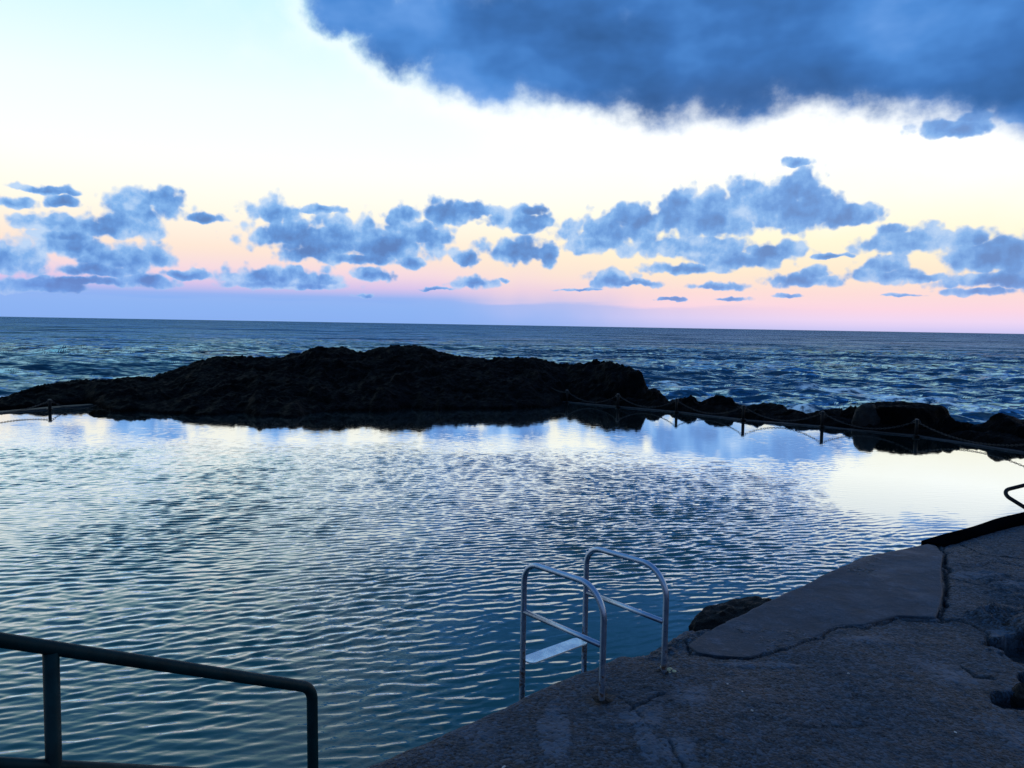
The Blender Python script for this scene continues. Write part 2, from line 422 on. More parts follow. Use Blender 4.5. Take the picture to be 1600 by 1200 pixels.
# breaking patches to the right and along the rocks
foam = .8*sst(Z, .17, .30)*sst(fbm(X/5, Y/5, o=4, seed=9), -.1, .5)
for px, py, w, h in [(1305, 607, 50, 7), (1590, 589, 40, 6), (1255, 640, 30, 5), (1420, 622, 110, 6), (1530, 632, 60, 8), (60, 618, 90, 7), (1180, 628, 50, 4), (150, 612, 60, 4), (1560, 652, 40, 5), (1200, 572, 50, 3), (1050, 600, 20, 6)]:
    c = at(px, py, SEA); rx_ = w/FPX*c.y; ry_ = h*c.y**2/FPX/(EYE-SEA)
    foam = np.maximum(foam, sst(1-((X-c.x)/rx_)**2-((Y-c.y)/ry_)**2 + .8*fbm(X/1.1, Y/1.6, o=4, seed=3), .0, .9))
ampA = np.clip(.95+.16*np.log(D/20), .8, 1.7)
V = np.stack([X, Y, Z+SEA], -1).reshape(-1, 3)
tag(mesh_np('sea', V, grid_faces(nr, nc), M_sea, attrs={'amp': ampA, 'foam': foam}), kind='structure')

# ------------------------------------------------------------------ pool outline
wallR = [at(x, y, .03) for x, y in [(872, 627), (960, 635), (1060, 644), (1160, 656), (1290, 667), (1430, 681), (1600, 707)]]
wallR += [Vector((wallR[-1].x+1.3, wallR[-1].y-2.6, .03)), Vector((wallR[-1].x+1.9, wallR[-1].y-6.6, .03))]
wallL = [Vector((-24, 8, .03)), Vector((-18.5, 15.5, .03))] + [at(x, y, .03) for x, y in [(0, 645), (90, 637), (172, 631)]]
pool_far = wallL + [Vector((-10.5, 31, 0)), Vector((1.5, 33, 0))] + wallR
poly = [(p.x, p.y) for p in pool_far] + [(18, 2.6), (-2, -1), (-24, -6)]
def inside(X, Y, poly):
    r = np.zeros(X.shape, bool); n = len(poly)
    for i in range(n):
        x1, y1 = poly[i]; x2, y2 = poly[(i+1) % n]
        if y1 == y2: continue
        c = ((y1 > Y) != (y2 > Y)) & (X < (x2-x1)*(Y-y1)/(y2-y1)+x1); r ^= c
    return r
sx = .034
gx = np.arange(-16.5, 13, .026); gy = np.concatenate([np.arange(3.6, 12, .020), np.arange(12, 20, .032), np.arange(20, 33.5, .06)])
X, Y = np.meshgrid(gx, gy)
keep = inside(X, Y, poly)
U = 800+FPX*X/Y; VY = 508+FPX*EYE/Y                       # roughly where it shows
wx = X+.35*vn(X*.35, Y*.35, seed=2); wy = Y+.35*vn(X*.35, Y*.35, seed=4)
rng = np.random.default_rng(21)
Zp = waves(wx, wy, rng, 48, .078, .190, -math.pi/2+.30, .28, .036, None, p=1.25)
Zp += waves(wx, wy, rng, 12, .25, .6, -math.pi/2+.1, .6, .008, None)
gl = fbm(X/2.2, Y/3.5, o=3, seed=12)
chop = np.clip(.80+.75*gl, .15, 1.4)
# sheltered, glassy water: right corner by the wall, a strip under the far rocks and below the far wall
nz = .12*fbm(X/2.5, Y/2.5, o=3, seed=30)
pool_ax = sst(1-((U-1540)/330)**2-((VY-762)/80)**2+nz*2, -.1, .6)
far = sst(Y+nz*14+np.clip((U-900)/260, 0, 1.5)*1.2-np.clip((300-U)/300, 0, 1)*1.0, 14.6, 18.6)
chop = chop*(1-.97*pool_ax)*(1-.955*far)
near_calm = sst(1-((U-1110)/340)**2-((VY-985)/105)**2+nz*3, -.2, .9)
chop = chop*(1-.72*near_calm)
chop = chop*(1-.35*sst(VY, 1000, 1200))*(1-.25*sst(U, 500, 900)*sst(VY, 900, 1000))
attrs = {'amp': np.clip(chop, 0, 1.3)*1.0+.01, 'foam': np.zeros_like(X)}
V = np.stack([X, Y, Zp*chop], -1).reshape(-1, 3)
V2, F2, A2 = compact(V, grid_faces(len(gy), len(gx), keep), attrs)
tag(mesh_np('pool_water', V2, F2, M_pool, attrs=A2), kind='structure')

# ------------------------------------------------------------------ low sea walls of the pool
def sweep_wall(name, pts, width, top, bottom, label, side=1):
    pts = densify([Vector((p.x, p.y, 0)) for p in pts], .12)
    n = len(pts); P2 = np.array([(p.x, p.y) for p in pts]); T = np.gradient(P2, axis=0); T /= np.linalg.norm(T, axis=1)[:, None]
    Nn = np.stack([T[:, 1], -T[:, 0]], 1)*side           # towards the pool
    s = np.arange(n)*.12
    prof = [(0.0, bottom), (0.0, top-.03), (.03, top), (.15, top+.012), (width-.12, top+.01), (width-.03, top), (width, top-.03), (width+.15, bottom)]
    rows = []
    for j, (o, z) in enumerate(prof):
        off = -o + .045*fbm(s*.9, s*0+j*.31, o=4, seed=3); zz = z + (.022*fbm(s*1.1, s*0+j*.7, o=5, seed=8) if z > bottom else 0)
        q = P2+Nn*off[:, None]; rows.append(np.stack([q[:, 0], q[:, 1], zz+0*s], 1))
    V = np.stack(rows, 0).reshape(-1, 3)
    z = np.zeros(len(V))
    return tag(mesh_np(name, V, grid_faces(len(prof), n), M_wall, attrs={'patch': z, 'crack_and_shade': z, 'rust': z}), label, 'wall')
sweep_wall('pool_wall', wallR, .30, .02, -1.6, 'low dark wet concrete wall under the row of chain posts, closing the pool from the rough sea', 1)
sweep_wall('pool_wall', wallL, .5, .035, -1.6, 'low dark pool wall on the left beside the single chain post, ending at the big black rocks', 1)

# ------------------------------------------------------------------ far headland of black rock
sil = [(-700,628),(-400,622),(-100,625),(0,619),(35,608),(60,600),(110,592),(170,592),(200,588),(235,590),(262,582),(300,570),(340,561),(400,560),(470,556),(492,545),(530,545),(570,550),(610,543),
       (655,541),(685,550),(740,558),(785,560),(832,561),(870,571),(900,570),(930,565),(985,574),(1004,584),(1010,600),(1022,618),(1060,640)]
dr = [(-700,24),(0,25.5),(160,29),(300,31),(450,33),(620,35),(880,34),(1010,29.5),(1060,27)]
front = [(-700,640),(0,640),(130,631),(156,640),(176,645),(240,647),(385,646),(400,652),(465,652),(480,644),(560,642),(600,645),(640,640),(700,641),(860,638),(876,634),(884,626),(960,630),(1020,636),(1060,642)]
gx = np.arange(-26, 7.6, .065); gy = np.arange(18.5, 42, .075)
X, Y = np.meshgrid(gx, gy); U = 800+FPX*X/Y
# along each line of depth, the front edge, the ridge and its height
hor = 508.5+(U-800)*math.tan(ROLL)
rh = lambda py: (py-hor)/FPX
Df = EYE/np.maximum(rh(interp(U, front)), .02) + 1.1*fbm(X/.9, X*0+Y/4, o=5, seed=66, gain=.6)*sst(U, 150, 200)*(1-sst(U, 980, 1030))
Dr = interp(U, dr); Zr = EYE-rh(interp(U, sil))*Dr
Dr = np.maximum(Dr, Df+1.0); t = (Y-Df)/(Dr-Df)
wq = .5*fbm(X/1.5, Y/1.5, o=3, seed=40)
lump = fbm((X+wq)/1.5, (Y+wq)/1.9, o=6, seed=41, gain=.55, ridged=True)
lump2 = fbm((X-wq)/.42, (Y+wq)/.5, o=5, seed=47, gain=.6, ridged=True)
tc_ = np.clip(t, 0, 1)
h = Zr*(tc_**.85)
h = h + np.clip(tc_*3+.15, 0, 1)*(1-.55*sst(t, .75, 1.0))*np.clip(.25+Zr*.22, .05, .6)*.75*(lump*.75) + .12*lump2*sst(t, -.02, .10)
cap = EYE-rh(interp(U, sil)-2)*Y                   # nothing stands above the skyline of the rocks
h = np.where(t < 1, h, Zr-(Y-Dr)*.55+.35*lump+.06*lump2)
h = np.where(t > 0, np.minimum(h, cap-.25+.17*lump2+.24*lump*sst(U, 150, 320)*(1-sst(U, 980, 1030))), h)
h = np.where(t < 0, -.9*np.minimum(1, -t*8)-.03, h)
h = h + .05*(sst(t, -.03, .03))
h = np.maximum(h, -2.0)
mside = (U < 1058)
V = np.stack([X, Y, h], -1).reshape(-1, 3)
keep = (h > -1.95) & mside & (Y > Df-1.2)
V2, F2, _ = compact(V, grid_faces(len(gy), len(gx), keep))
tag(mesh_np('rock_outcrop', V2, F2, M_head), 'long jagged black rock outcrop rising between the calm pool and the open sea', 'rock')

# ------------------------------------------------------------------ single boulders
def boulder(name, c, r, seed, mat, label, group=None, rz=0, cuts=9, cutd=(.62, .9), sub=5, rough=.22, category='rock', boxy=False):
    bm = bmesh.new(); bmesh.ops.create_icosphere(bm, subdivisions=sub, radius=1.0)
    me = bpy.data.meshes.new(name); bm.to_mesh(me); bm.free()
    n = len(me.vertices); V = np.empty(n*3, np.float32); me.vertices.foreach_get('co', V); V = V.reshape(-1, 3).astype(float)
    rg = np.random.default_rng(seed)
    if boxy: V = V/(np.abs(V)**8).sum(1)[:, None]**.125
    for i in range(cuts):
        q = rg.normal(size=3); q[2] = abs(q[2])*.8; q /= np.linalg.norm(q); d = rg.uniform(*cutd)
        s = V@q; V = V - np.maximum(s-d, 0)[:, None]*q*.93
    nrm = V/np.linalg.norm(V, axis=1)[:, None]
    f1 = fbm(V[:, 0]*1.5+seed, V[:, 1]*1.5, V[:, 2]*1.5, o=6, seed=seed, gain=.58, ridged=True)
    f2 = fbm(V[:, 0]*6+seed, V[:, 1]*6, V[:, 2]*6, o=4, seed=seed+7, gain=.6, ridged=True)
    V = V + nrm*(f1*rough+f2*rough*.25)[:, None]
    V = V*np.array(r)
    me.vertices.foreach_set('co', V.astype(np.float32).ravel()); me.update()
    me.polygons.foreach_set('use_smooth', np.ones(len(me.polygons), bool))
    me.materials.append(mat)
    o = bpy.data.objects.new(name, me); COL.objects.link(o); o.location = c; o.rotation_euler = (0, 0, rz)
    return tag(o, label, category, group)
G = 'black boulders behind the chained pool wall'
# (centre px, top py, half width px, distance behind the camera line, label)
bl = [(1030, 612, 26, 24.6, 1.1, 'small low black boulder at the foot of the outcrop, left of the third chain post from the right end of the outcrop'),
      (1077, 613, 28, 25.3, 1.2, 'rounded black boulder just behind the chain post that stands nearest the end of the outcrop'),
      (1128, 622, 38, 24.6, 1.3, 'long low black boulder behind the wall, between the two middle chain posts'),
      (1190, 633, 42, 23.5, 1.3, 'low black boulder behind the wall just right of the middle chain post'),
      (1270, 627, 48, 22.8, 1.3, 'peaked black boulder behind the wall, left of the second chain post from the right'),
      (1335, 636, 34, 22.3, 1.2, 'low black boulder between the peaked boulder and the big square one'),
      (1424, 626, 56, 21.9, 1.2, 'big square-topped black boulder behind the rightmost standing chain post'),
      (1482, 651, 30, 20.4, 1.0, 'rounded dark boulder leaning at the right foot of the big square one')]
bl[0] = bl[0][:5] + ('small low black boulder squeezed against the right foot of the outcrop',)
wxy = [(px_, at(px_, py_, .03).y) for px_, py_ in [(872,627),(960,635),(1060,644),(1160,656),(1290,667),(1430,681),(1600,707)]]
for i, (px, py, hw, y, ry, lab) in enumerate(bl):
    wy_ = np.interp(px, [p_[0] for p_ in wxy], [p_[1] for p_ in wxy]); y = wy_+.75+ry*.95
    top = aty(px, py, y); w = hw/FPX*y; zt = top.z
    hz = zt+.5
    if i == 6:
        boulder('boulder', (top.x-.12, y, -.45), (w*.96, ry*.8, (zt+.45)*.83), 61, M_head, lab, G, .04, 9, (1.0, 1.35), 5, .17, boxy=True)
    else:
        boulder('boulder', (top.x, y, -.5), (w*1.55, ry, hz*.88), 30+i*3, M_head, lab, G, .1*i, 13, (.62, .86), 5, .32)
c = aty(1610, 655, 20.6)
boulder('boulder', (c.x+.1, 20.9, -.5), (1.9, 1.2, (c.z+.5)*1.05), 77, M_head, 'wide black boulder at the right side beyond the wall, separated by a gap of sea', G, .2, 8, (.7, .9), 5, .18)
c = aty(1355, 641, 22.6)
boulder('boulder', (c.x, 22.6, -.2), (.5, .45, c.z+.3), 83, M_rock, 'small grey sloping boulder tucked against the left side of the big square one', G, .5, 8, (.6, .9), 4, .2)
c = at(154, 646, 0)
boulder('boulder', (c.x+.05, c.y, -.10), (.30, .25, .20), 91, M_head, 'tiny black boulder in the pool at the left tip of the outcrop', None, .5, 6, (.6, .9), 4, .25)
c = at(145, 642, 0)

# low broken shelf that runs behind the wall
sp_ = densify([Vector((p.x, p.y, 0)) for p in wallR[:7]], .07); P2 = np.array([(p.x, p.y) for p in sp_]); T = np.gradient(P2, axis=0); T /= np.linalg.norm(T, axis=1)[:, None]
Nn = np.stack([T[:, 1], -T[:, 0]], 1)*-1.0
rowsR = []
for o_ in np.arange(.36, 3.6, .07):
    q = P2+Nn*o_; x_, y_ = q[:, 0], q[:, 1]
    hh = -.14+.26*sst(np.full(len(q), o_), .3, .9)*(1-sst(np.full(len(q), o_), 1.3, 3.5)*2.6) + .17*fbm(x_*1.1, y_*1.1, o=5, seed=52, ridged=True)+.07*fbm(x_*4, y_*4, o=4, seed=53, ridged=True)
    rowsR.append(np.column_stack([q, hh]))
V = np.stack(rowsR, 0)
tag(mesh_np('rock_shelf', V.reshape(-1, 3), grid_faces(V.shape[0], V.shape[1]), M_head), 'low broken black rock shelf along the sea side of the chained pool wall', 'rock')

# small pale fleck on the black rocks, built as a flattened white lump
c = aty(300, 601.5, 28.0)
boulder('fleck', (c.x, c.y-.15, c.z), (.26, .20, .085), 17, M_white, 'small whitish flat stone lying on the left slope of the black outcrop', None, .2, 5, (.6, .9), 3, .2, 'fleck')

# ------------------------------------------------------------------ chain posts and chains
def make_post(loc, h):
    t = empty('chain_post', loc)
    m = MB(); m.tube([(0, 0, -.12), (0, 0, h*.5), (0, 0, h-.03)], .046, 16); m.build('shaft', M_post, t)
    m = MB(); m.tube([(0, 0, h-.0295), (0, 0, h-.012), (0, 0, h)], [.050, .050, .040], 16); m.build('cap', M_cap, t)
    m = MB(); m.tube([(.03*math.cos(a)+.062, 0, h-.075+.03*math.sin(a)) for a in np.linspace(0, 2*math.pi, 12, endpoint=False)], .008, 6, closed=True); m.build('ring', M_cap, t)
    m = MB(); m.tube([(-.03*math.cos(a)-.062, 0, h-.075+.03*math.sin(a)) for a in np.linspace(0, 2*math.pi, 12, endpoint=False)], .008, 6, closed=True); m.build('ring', M_cap, t)
    m = MB(); m.tube([(0, 0, -.01), (0, 0, .02)], .085, 16); m.build('base_collar', M_post, t)
    return t
PH = .44
post_px = [(1435, 682), (1287, 667.5), (1163, 656.5), (1058, 644.5), (966, 636), (886, 629)]
labs = ['rightmost dark chain post standing clear on the far pool wall, the nearest of its row',
        'second dark chain post from the right on the far pool wall',
        'middle dark chain post, third from the right on the far pool wall',
        'fourth dark chain post from the right, just beyond the end of the outcrop',
        'fifth dark chain post from the right, standing against the black outcrop',
        'farthest dark chain post, sixth from the right, in front of the black outcrop']
Gp = 'chain posts on the far pool wall'; Gc = 'chains slung between the pool wall posts'
posts = []
for i, (px, py) in enumerate(post_px):
    c = at(px, py, .035); posts.append(Vector((c.x, c.y+.12, .04)))
for i, p in enumerate(posts):
    t = make_post(p, PH)
    d = (posts[i-1]-p) if i else (p-posts[1])
    t.rotation_euler.z = math.atan2(d.y, d.x)
    tag(t, labs[i], 'post', Gp)
pl = at(78, 640, .035); pl.z = .04
t = make_post(pl, .30); t.rotation_euler.z = 1.0; tag(t, 'single short dark post on the left pool wall in front of the low rocks', 'post')

def make_chain(a, b, sag, label, group=Gc):
    n = max(8, int(((b-a).length+sag*sag*2)/.058)); pts = []
    for i in range(n+1):
        s = i/n; p = a.lerp(b, s); p.z -= sag*4*s*(1-s); pts.append(p)
    m = MB()
    for i in range(n):
        c = (pts[i]+pts[i+1])/2; d = (pts[i+1]-pts[i]); l = d.length; d.normalize()
        side = Vector((0, 0, 1)).cross(d).normalized(); upv = d.cross(side)
        w = side if i % 2 else upv
        loop = [c + d*(math.cos(q)*l*.66) + w*(math.sin(q)*.020) for q in np.linspace(0, 2*math.pi, 10, endpoint=False)]
        m.tube(loop, .0065, 5, closed=True)
    o = m.build('chain', M_chain); 
    return tag(o, label, 'chain', group)
pr = at(1640, 716, .035); pr = Vector((pr.x, pr.y, .04))       # next post, just outside the frame
t = make_post(pr, PH); t.rotation_euler.z = math.atan2(-1.3, .7); tag(t, 'dark chain post where the wall turns back to the right', 'post', Gp)
allp = [pr]+posts
cl_ = ['sagging chain running out of frame from the rightmost standing post', 'sagging chain between the first and second standing posts from the right',
       'sagging chain between the second and third posts from the right', 'sagging chain between the third and fourth posts from the right',
       'sagging chain between the fourth and fifth posts, partly against the outcrop', 'sagging chain between the fifth and sixth posts, against the black outcrop']
for i in range(6):
    a, b = allp[i].copy(), allp[i+1].copy(); d = (b-a); d.z = 0; d.normalize()
    a.z += PH-.10; b.z += PH-.10
    make_chain(a+d*.09, b-d*.09, .27, cl_[i])
a = posts[-1].copy(); a.z += PH-.10
e_ = aty(845, 594, posts[-1].y+1.2)
make_chain(a+Vector((-.09, .02, 0)), e_, .08, 'short pale chain from the farthest post up onto the black outcrop')
a = pl.copy(); a.z += .22; e_ = at(150, 633, .08)
make_chain(a+Vector((.05, .07, 0)), e_, .16, 'chain hanging from the single left post to the tip of the outcrop')
a = pl.copy(); a.z += .22; e_ = at(-70, 650, .25)
make_chain(e_, a-Vector((.05, .07, 0)), .14, 'chain running out of frame to the left from the single left post')
t = make_post(Vector((e_.x-.05, e_.y-.07, .04)), .30); t.rotation_euler.z = 1.0
tag(t, 'short dark post farther left on the left pool wall', 'post')

# ------------------------------------------------------------------ near deck
EV = Vector((.743, .669, 0)).normalized(); IN = Vector((EV.y, -EV.x, 0))
edge_px = [(-300,1480),(0,1440),(300,1325),(480,1240),(560,1200),(640,1167),(730,1127),(815,1085),(880,1058),(930,1037),(1000,1008),(1045,978),(1085,972),(1110,976),(1150,960),(1200,935),(1250,912),(1300,889),(1350,867),(1400,856),(1450,846),(1525,826),(1600,806),(1800,752)]
E3 = [at(x, y, DECK_Z) for x, y in edge_px]
O3 = at(815, 1085, DECK_Z)
es = np.array([(p-O3).dot(EV) for p in E3]); ev = np.array([(p-O3).dot(IN) for p in E3])
def to_sv(px, py, z=DECK_Z):
    p = at(px, py, z)-O3; return p.dot(EV), p.dot(IN)
s_ = np.concatenate([np.arange(-9, -2, .1), np.arange(-2, 7.2, .017), np.arange(7.2, 16, .08)])
v_ = np.concatenate([[0], np.cumsum(np.concatenate([np.full(230, .015), np.linspace(.02, .2, 40)]))])
SS, VV = np.meshgrid(s_, v_, indexing='ij')
v0 = np.interp(SS, es, ev)
jag = .018*fbm(SS*3, SS*0, o=5, seed=4)
rockyedge = sst(SS, .9, 1.15)*(1-sst(SS, 1.9, 2.1))
v0 = v0 + jag*(1+2.5*rockyedge)
vs = v0+VV                                             # absolute inward coordinate
Xd = O3.x+SS*EV.x+vs*IN.x; Yd = O3.y+SS*EV.y+vs*IN.y
Zd = DECK_Z + .022*fbm(Xd*.9, Yd*.9, o=4, seed=6) + .007*fbm(Xd*7, Yd*7, o=4, seed=9, ridged=True) + .0035*fbm(Xd*34, Yd*34, o=2, seed=19)
Zd = Zd - .03*np.exp(-VV/.035)*(VV < .3)
crack_and_shade = np.zeros_like(Zd); patch = np.zeros_like(Zd); rust = np.zeros_like(Zd)
def polydist(X, Y, pts, jitter=.02, seed=0):
    X = X+jitter*fbm(X*5, Y*5, o=4, seed=seed); Y = Y+jitter*fbm(X*5+9, Y*5, o=4, seed=seed+3)
    d = np.full(X.shape, 1e9)
    for a, b in zip(pts, pts[1:]):
        ax, ay, bx, by = a[0], a[1], b[0], b[1]
        L2 = (bx-ax)**2+(by-ay)**2; tt = np.clip(((X-ax)*(bx-ax)+(Y-ay)*(by-ay))/L2, 0, 1)
        d = np.minimum(d, np.hypot(X-ax-tt*(bx-ax), Y-ay-tt*(by-ay)))
    return d
def crackline(pxs, w, depth, seed=0):
    global Zd, crack_and_shade
    pts = [at(x, y, DECK_Z) for x, y in pxs]
    d = polydist(Xd, Yd, pts, .05, seed); k = np.exp(-(d/w)**2)
    Zd = Zd-depth*k; crack_and_shade = np.maximum(crack_and_shade, k)
crackline([(1472,965),(1520,975),(1545,990),(1540,1005)], .012, .02, 2)
crackline([(1475,870),(1480,920),(1462,962)], .016, .03, 3)
crackline([(1475,850),(1475,880),(1520,885),(1560,878),(1620,890)], .008, .012, 4)
crackline([(1500,850),(1540,868),(1600,872)], .010, .014, 14)
crackline([(1490,905),(1530,915),(1575,912)], .008, .012, 15)
crackline([(1498,1040),(1520,1055),(1550,1058)], .014, .02, 5)
crackline([(985,1112),(1020,1095),(1045,1088)], .012, .018, 6)
crackline([(960,1088),(985,1112),(1010,1130)], .007, .010, 7)
crackline([(1225,1140),(1290,1138),(1350,1130)], .008, .008, 8)
crackline([(1050,1160),(1075,1200)], .012, .012, 9)
def blobmask(px, py, rx_, ry_, soft=.5, seed=0, nz=.8):
    c = at(px, py, DECK_Z); a = at(px+rx_, py, DECK_Z); b = at(px, py+ry_, DECK_Z)
    wx_ = abs(a.x-c.x); wy_ = abs(b.y-c.y)
    return sst(1-np.hypot((Xd-c.x)/wx_, (Yd-c.y)/wy_)+nz*.5*fbm(Xd*4, Yd*4, o=5, seed=seed), 0, soft)
for q in [(865,1145,26,50,.25,1),(1005,1120,45,22,.3,2),(1010,1160,22,40,.3,3),(1060,1175,40,30,.6,4),(1190,1040,90,5,.4,5),(1480,1050,60,40,1.0,6),(1580,1150,60,50,1.0,7),
          (1560,990,25,8,.3,8),(1530,900,40,8,.5,9),(1580,915,25,6,.5,10),(1080,1090,40,25,.8,11),(760,1150,60,30,1.2,12),(1350,1000,60,10,.8,13)]:
    patch = np.maximum(patch, blobmask(*q[:4], soft=q[4], seed=q[5]))
patch = patch*.8
Zd = Zd + .006*patch
for q in [(938,1092,34,20),(1035,1052,40,14),(1000,1045,40,10)]: rust = np.maximum(rust, blobmask(*q, soft=.7, seed=22))
# broken hollows on the right, sunk and with their shade painted into the colour
def hollow(px, py, rx_, ry_, depth, seed):
    global Zd, crack_and_shade
    k = blobmask(px, py, rx_, ry_, .22, seed, 1.5); Zd = Zd-depth*k; crack_and_shade = np.maximum(crack_and_shade, k*.75)
hollow(1602, 1010, 52, 24, .13, 31)
hollow(1574, 1094, 32, 14, .09, 32)
hollow(1640, 1070, 40, 22, .12, 33)
crackline([(1070,1003),(1082,1022),(1120,1028),(1165,1033),(1205,1024),(1236,1013),(1280,999),(1310,981),(1350,981),(1380,973),(1404,966),(1436,968),(1466,970),(1500,968)], .009, .020, 77)
crackline([(1464,970),(1478,940),(1478,920),(1475,890),(1478,866),(1464,848)], .012, .026, 78)
Zd = Zd + .05*blobmask(1580, 970, 50, 30, .5, 41)*(1+fbm(Xd*6, Yd*6, o=4, seed=50, ridged=True)) + .02*blobmask(1590, 920, 70, 40, .6, 42)*(1+fbm(Xd*7, Yd*7, o=4, seed=51, ridged=True))
# rough bedrock lip near the pool boulder
lip = rockyedge*np.exp(-(VV/.22)**2)
Zd = Zd - .16*rockyedge*np.exp(-(VV/.10)**2) + lip*.06*fbm(Xd*9, Yd*9, o=4, seed=61, ridged=True)
crack_and_shade = np.maximum(crack_and_shade, .55*rockyedge*np.exp(-(VV/.12)**2))
V = np.stack([Xd, Yd, Zd], -1)
# vertical face down into the pool
sk = []
for k, (dz, dv) in enumerate([(-1.6, .10), (-.9, .06), (-.5, .03), (-.2, .01), (-.06, -.004)]):
    off = dv + .03*fbm(s_*4, s_*0+k, o=4, seed=70)
    b = V[:, 0, :].copy(); b[:, 0] -= IN.x*off*-1; b[:, 1] -= IN.y*off*-1; b[:, 2] += dz; sk.append(b)
V = np.concatenate([np.stack(sk, 1), V], 1)
pad = lambda a: np.concatenate([np.repeat(a[:, :1]*0, 5, 1), a], 1)
tag(mesh_np('deck', V.reshape(-1, 3), grid_faces(V.shape[0], V.shape[1])[:, ::-1], M_deck, attrs={'patch': pad(patch), 'crack_and_shade': pad(crack_and_shade), 'rust': pad(rust)}), kind='structure')

# smooth concrete patch poured on the deck
sp_px = [(1076,1008),(1088,1018),(1120,1023),(1165,1027),(1200,1018),(1232,1008),(1275,995),(1308,977),(1350,976),(1378,968),(1402,961),(1435,963),(1462,964),(1468,945),(1474,920),(1470,890),(1473,868),(1462,852),(1450,849),
         (1400,860),(1350,871),(1300,893),(1250,916),(1200,939),(1150,965),(1120,978),(1095,992)]
SZ = DECK_Z+.010
pp = [at(x, y, SZ) for x, y in sp_px]
cen = Vector((0, 0, 0)); 
for p in pp: cen += p/len(pp)
dense = densify(pp+[pp[0]], .03)[:-1]
bxy = np.array([(p.x, p.y) for p in dense]); bxy += .012*np.stack([fbm(bxy[:, 0]*6, bxy[:, 1]*6, o=4, seed=80), fbm(bxy[:, 0]*6+5, bxy[:, 1]*6, o=4, seed=81)], 1)
g = .03
gx = np.arange(bxy[:, 0].min()-.1, bxy[:, 0].max()+.1, g); gy = np.arange(bxy[:, 1].min()-.1, bxy[:, 1].max()+.1, g)
# radial layers from the outline inwards keep a clean rim
lay = np.concatenate([[0, .0, .006, .02], np.linspace(.06, 1, 40)]); 
# medial spine, so a slender outline shrinks onto a line
axd = (bxy-bxy.mean(0)); uu, sv, vt = np.linalg.svd(axd, full_matrices=False); ax_ = vt[0]
tt = axd@ax_; side = axd@vt[1]
bins = np.linspace(tt.min(), tt.max(), 24); mid = np.array([(side[np.abs(tt-b) < .3].max()+side[np.abs(tt-b) < .3].min())/2 for b in bins])
tcl = np.clip(tt, tt.min()*.93, tt.max()*.93)
spine = bxy.mean(0)+np.outer(tcl, ax_)+np.outer(np.interp(tcl, bins, mid), vt[1])
rows = []
for i, l in enumerate(lay):
    q = bxy*(1-l)+spine*l
    if i == 0: z = np.full(len(q), DECK_Z-.12)
    else:
        z = SZ-.012*math.exp(-l/.008) + .012*fbm(q[:, 0]*1.2, q[:, 1]*1.2, o=4, seed=83)+.0015*fbm(q[:, 0]*20, q[:, 1]*20, o=3, seed=84)
    rows.append(np.column_stack([q, z]))
V = np.stack(rows, 0); V = np.concatenate([V, V[:, :1]], 1)
zz = np.zeros(V.shape[:2]); pm = np.zeros_like(zz)
for px, py, rx_, ry_ in [(1418,862,26,6),(1438,885,60,14),(1370,893,40,10),(1352,935,40,12),(1440,930,25,14)]:
    c = at(px, py, SZ); a = at(px+rx_, py, SZ); b = at(px, py+ry_, SZ)
    pm = np.maximum(pm, sst(1-np.hypot((V[..., 0]-c.x)/abs(a.x-c.x), (V[..., 1]-c.y)/abs(b.y-c.y))+.3*fbm(V[..., 0]*4, V[..., 1]*4, o=4, seed=90), 0, .7))
tag(mesh_np('concrete_patch', V.reshape(-1, 3), grid_faces(V.shape[0], V.shape[1]), M_slab, attrs={'patch': pm*.55, 'crack_and_shade': zz, 'rust': zz}), kind='structure')

# raised dark kerb along the far right edge of the deck
kp = [at(x, y, DECK_Z) for x, y in [(1447,848),(1525,829),(1600,809),(1700,781),(1850,742)]]
kp = densify(kp, .05); n = len(kp); K = []
for i, p in enumerate(kp):
    q = p-kp[0]; hgt = .012+.05*min(1, q.length/1.6); jj = .008*math.sin(i*.23)
    a = p-IN*(.05+jj); b = p+IN*(.16+jj)
    K.append([(a.x, a.y, -.6), (a.x, a.y, DECK_Z+hgt*.85), (a.x+IN.x*.03, a.y+IN.y*.03, DECK_Z+hgt), (b.x-IN.x*.03, b.y-IN.y*.03, DECK_Z+hgt), (b.x, b.y, DECK_Z+hgt*.8), (b.x, b.y, DECK_Z-.1)])
V = np.array(K); zz = np.zeros(V.shape[:2])
tag(mesh_np('kerb', V.reshape(-1, 3), grid_faces(V.shape[0], V.shape[1]), M_kerb, smooth=False, attrs={'patch': zz, 'crack_and_shade': zz+.5, 'rust': zz}), kind='structure')

# rocks at the deck
c = at(1155, 952, .30)
boulder('boulder', (c.x+.07, c.y+.05, .06), (.60, .27, .31), 104, M_rock, 'low dark boulder at the pool edge beside the smooth concrete patch', None, rad(32), 8, (.6, .9), 5, .28)
c = at(1592, 985, DECK_Z)
boulder('boulder', (c.x+.12, c.y+.12, DECK_Z-.06), (.36, .20, .15), 131, M_rock, 'dark ledge of rock above the larger hollow at the right side of the deck', None, rad(-8), 7, (.5, .8), 5, .2)
c = at(1598, 1083, DECK_Z)
boulder('boulder', (c.x+.02, c.y+.02, DECK_Z-.05), (.10, .07, .09), 133, M_rock, 'small dark rock beside the lower hollow at the right side of the deck', None, rad(-8), 7, (.5, .8), 4, .2)
# white shell crumbs
for i, (px, py) in enumerate([(1137,1069),(1160,1081),(1175,1110),(1326,1052),(787,1198),(1493,1144)]):
    c = at(px, py, DECK_Z+.01)
    boulder('shell_fragment', c, (.009 if i != 4 else .018, .006, .005), 200+i, M_white, 'tiny white shell fragment lying loose on the dark deck', 'white shell crumbs scattered on the deck', i, 5, (.5, .9), 2, .2, 'shell')

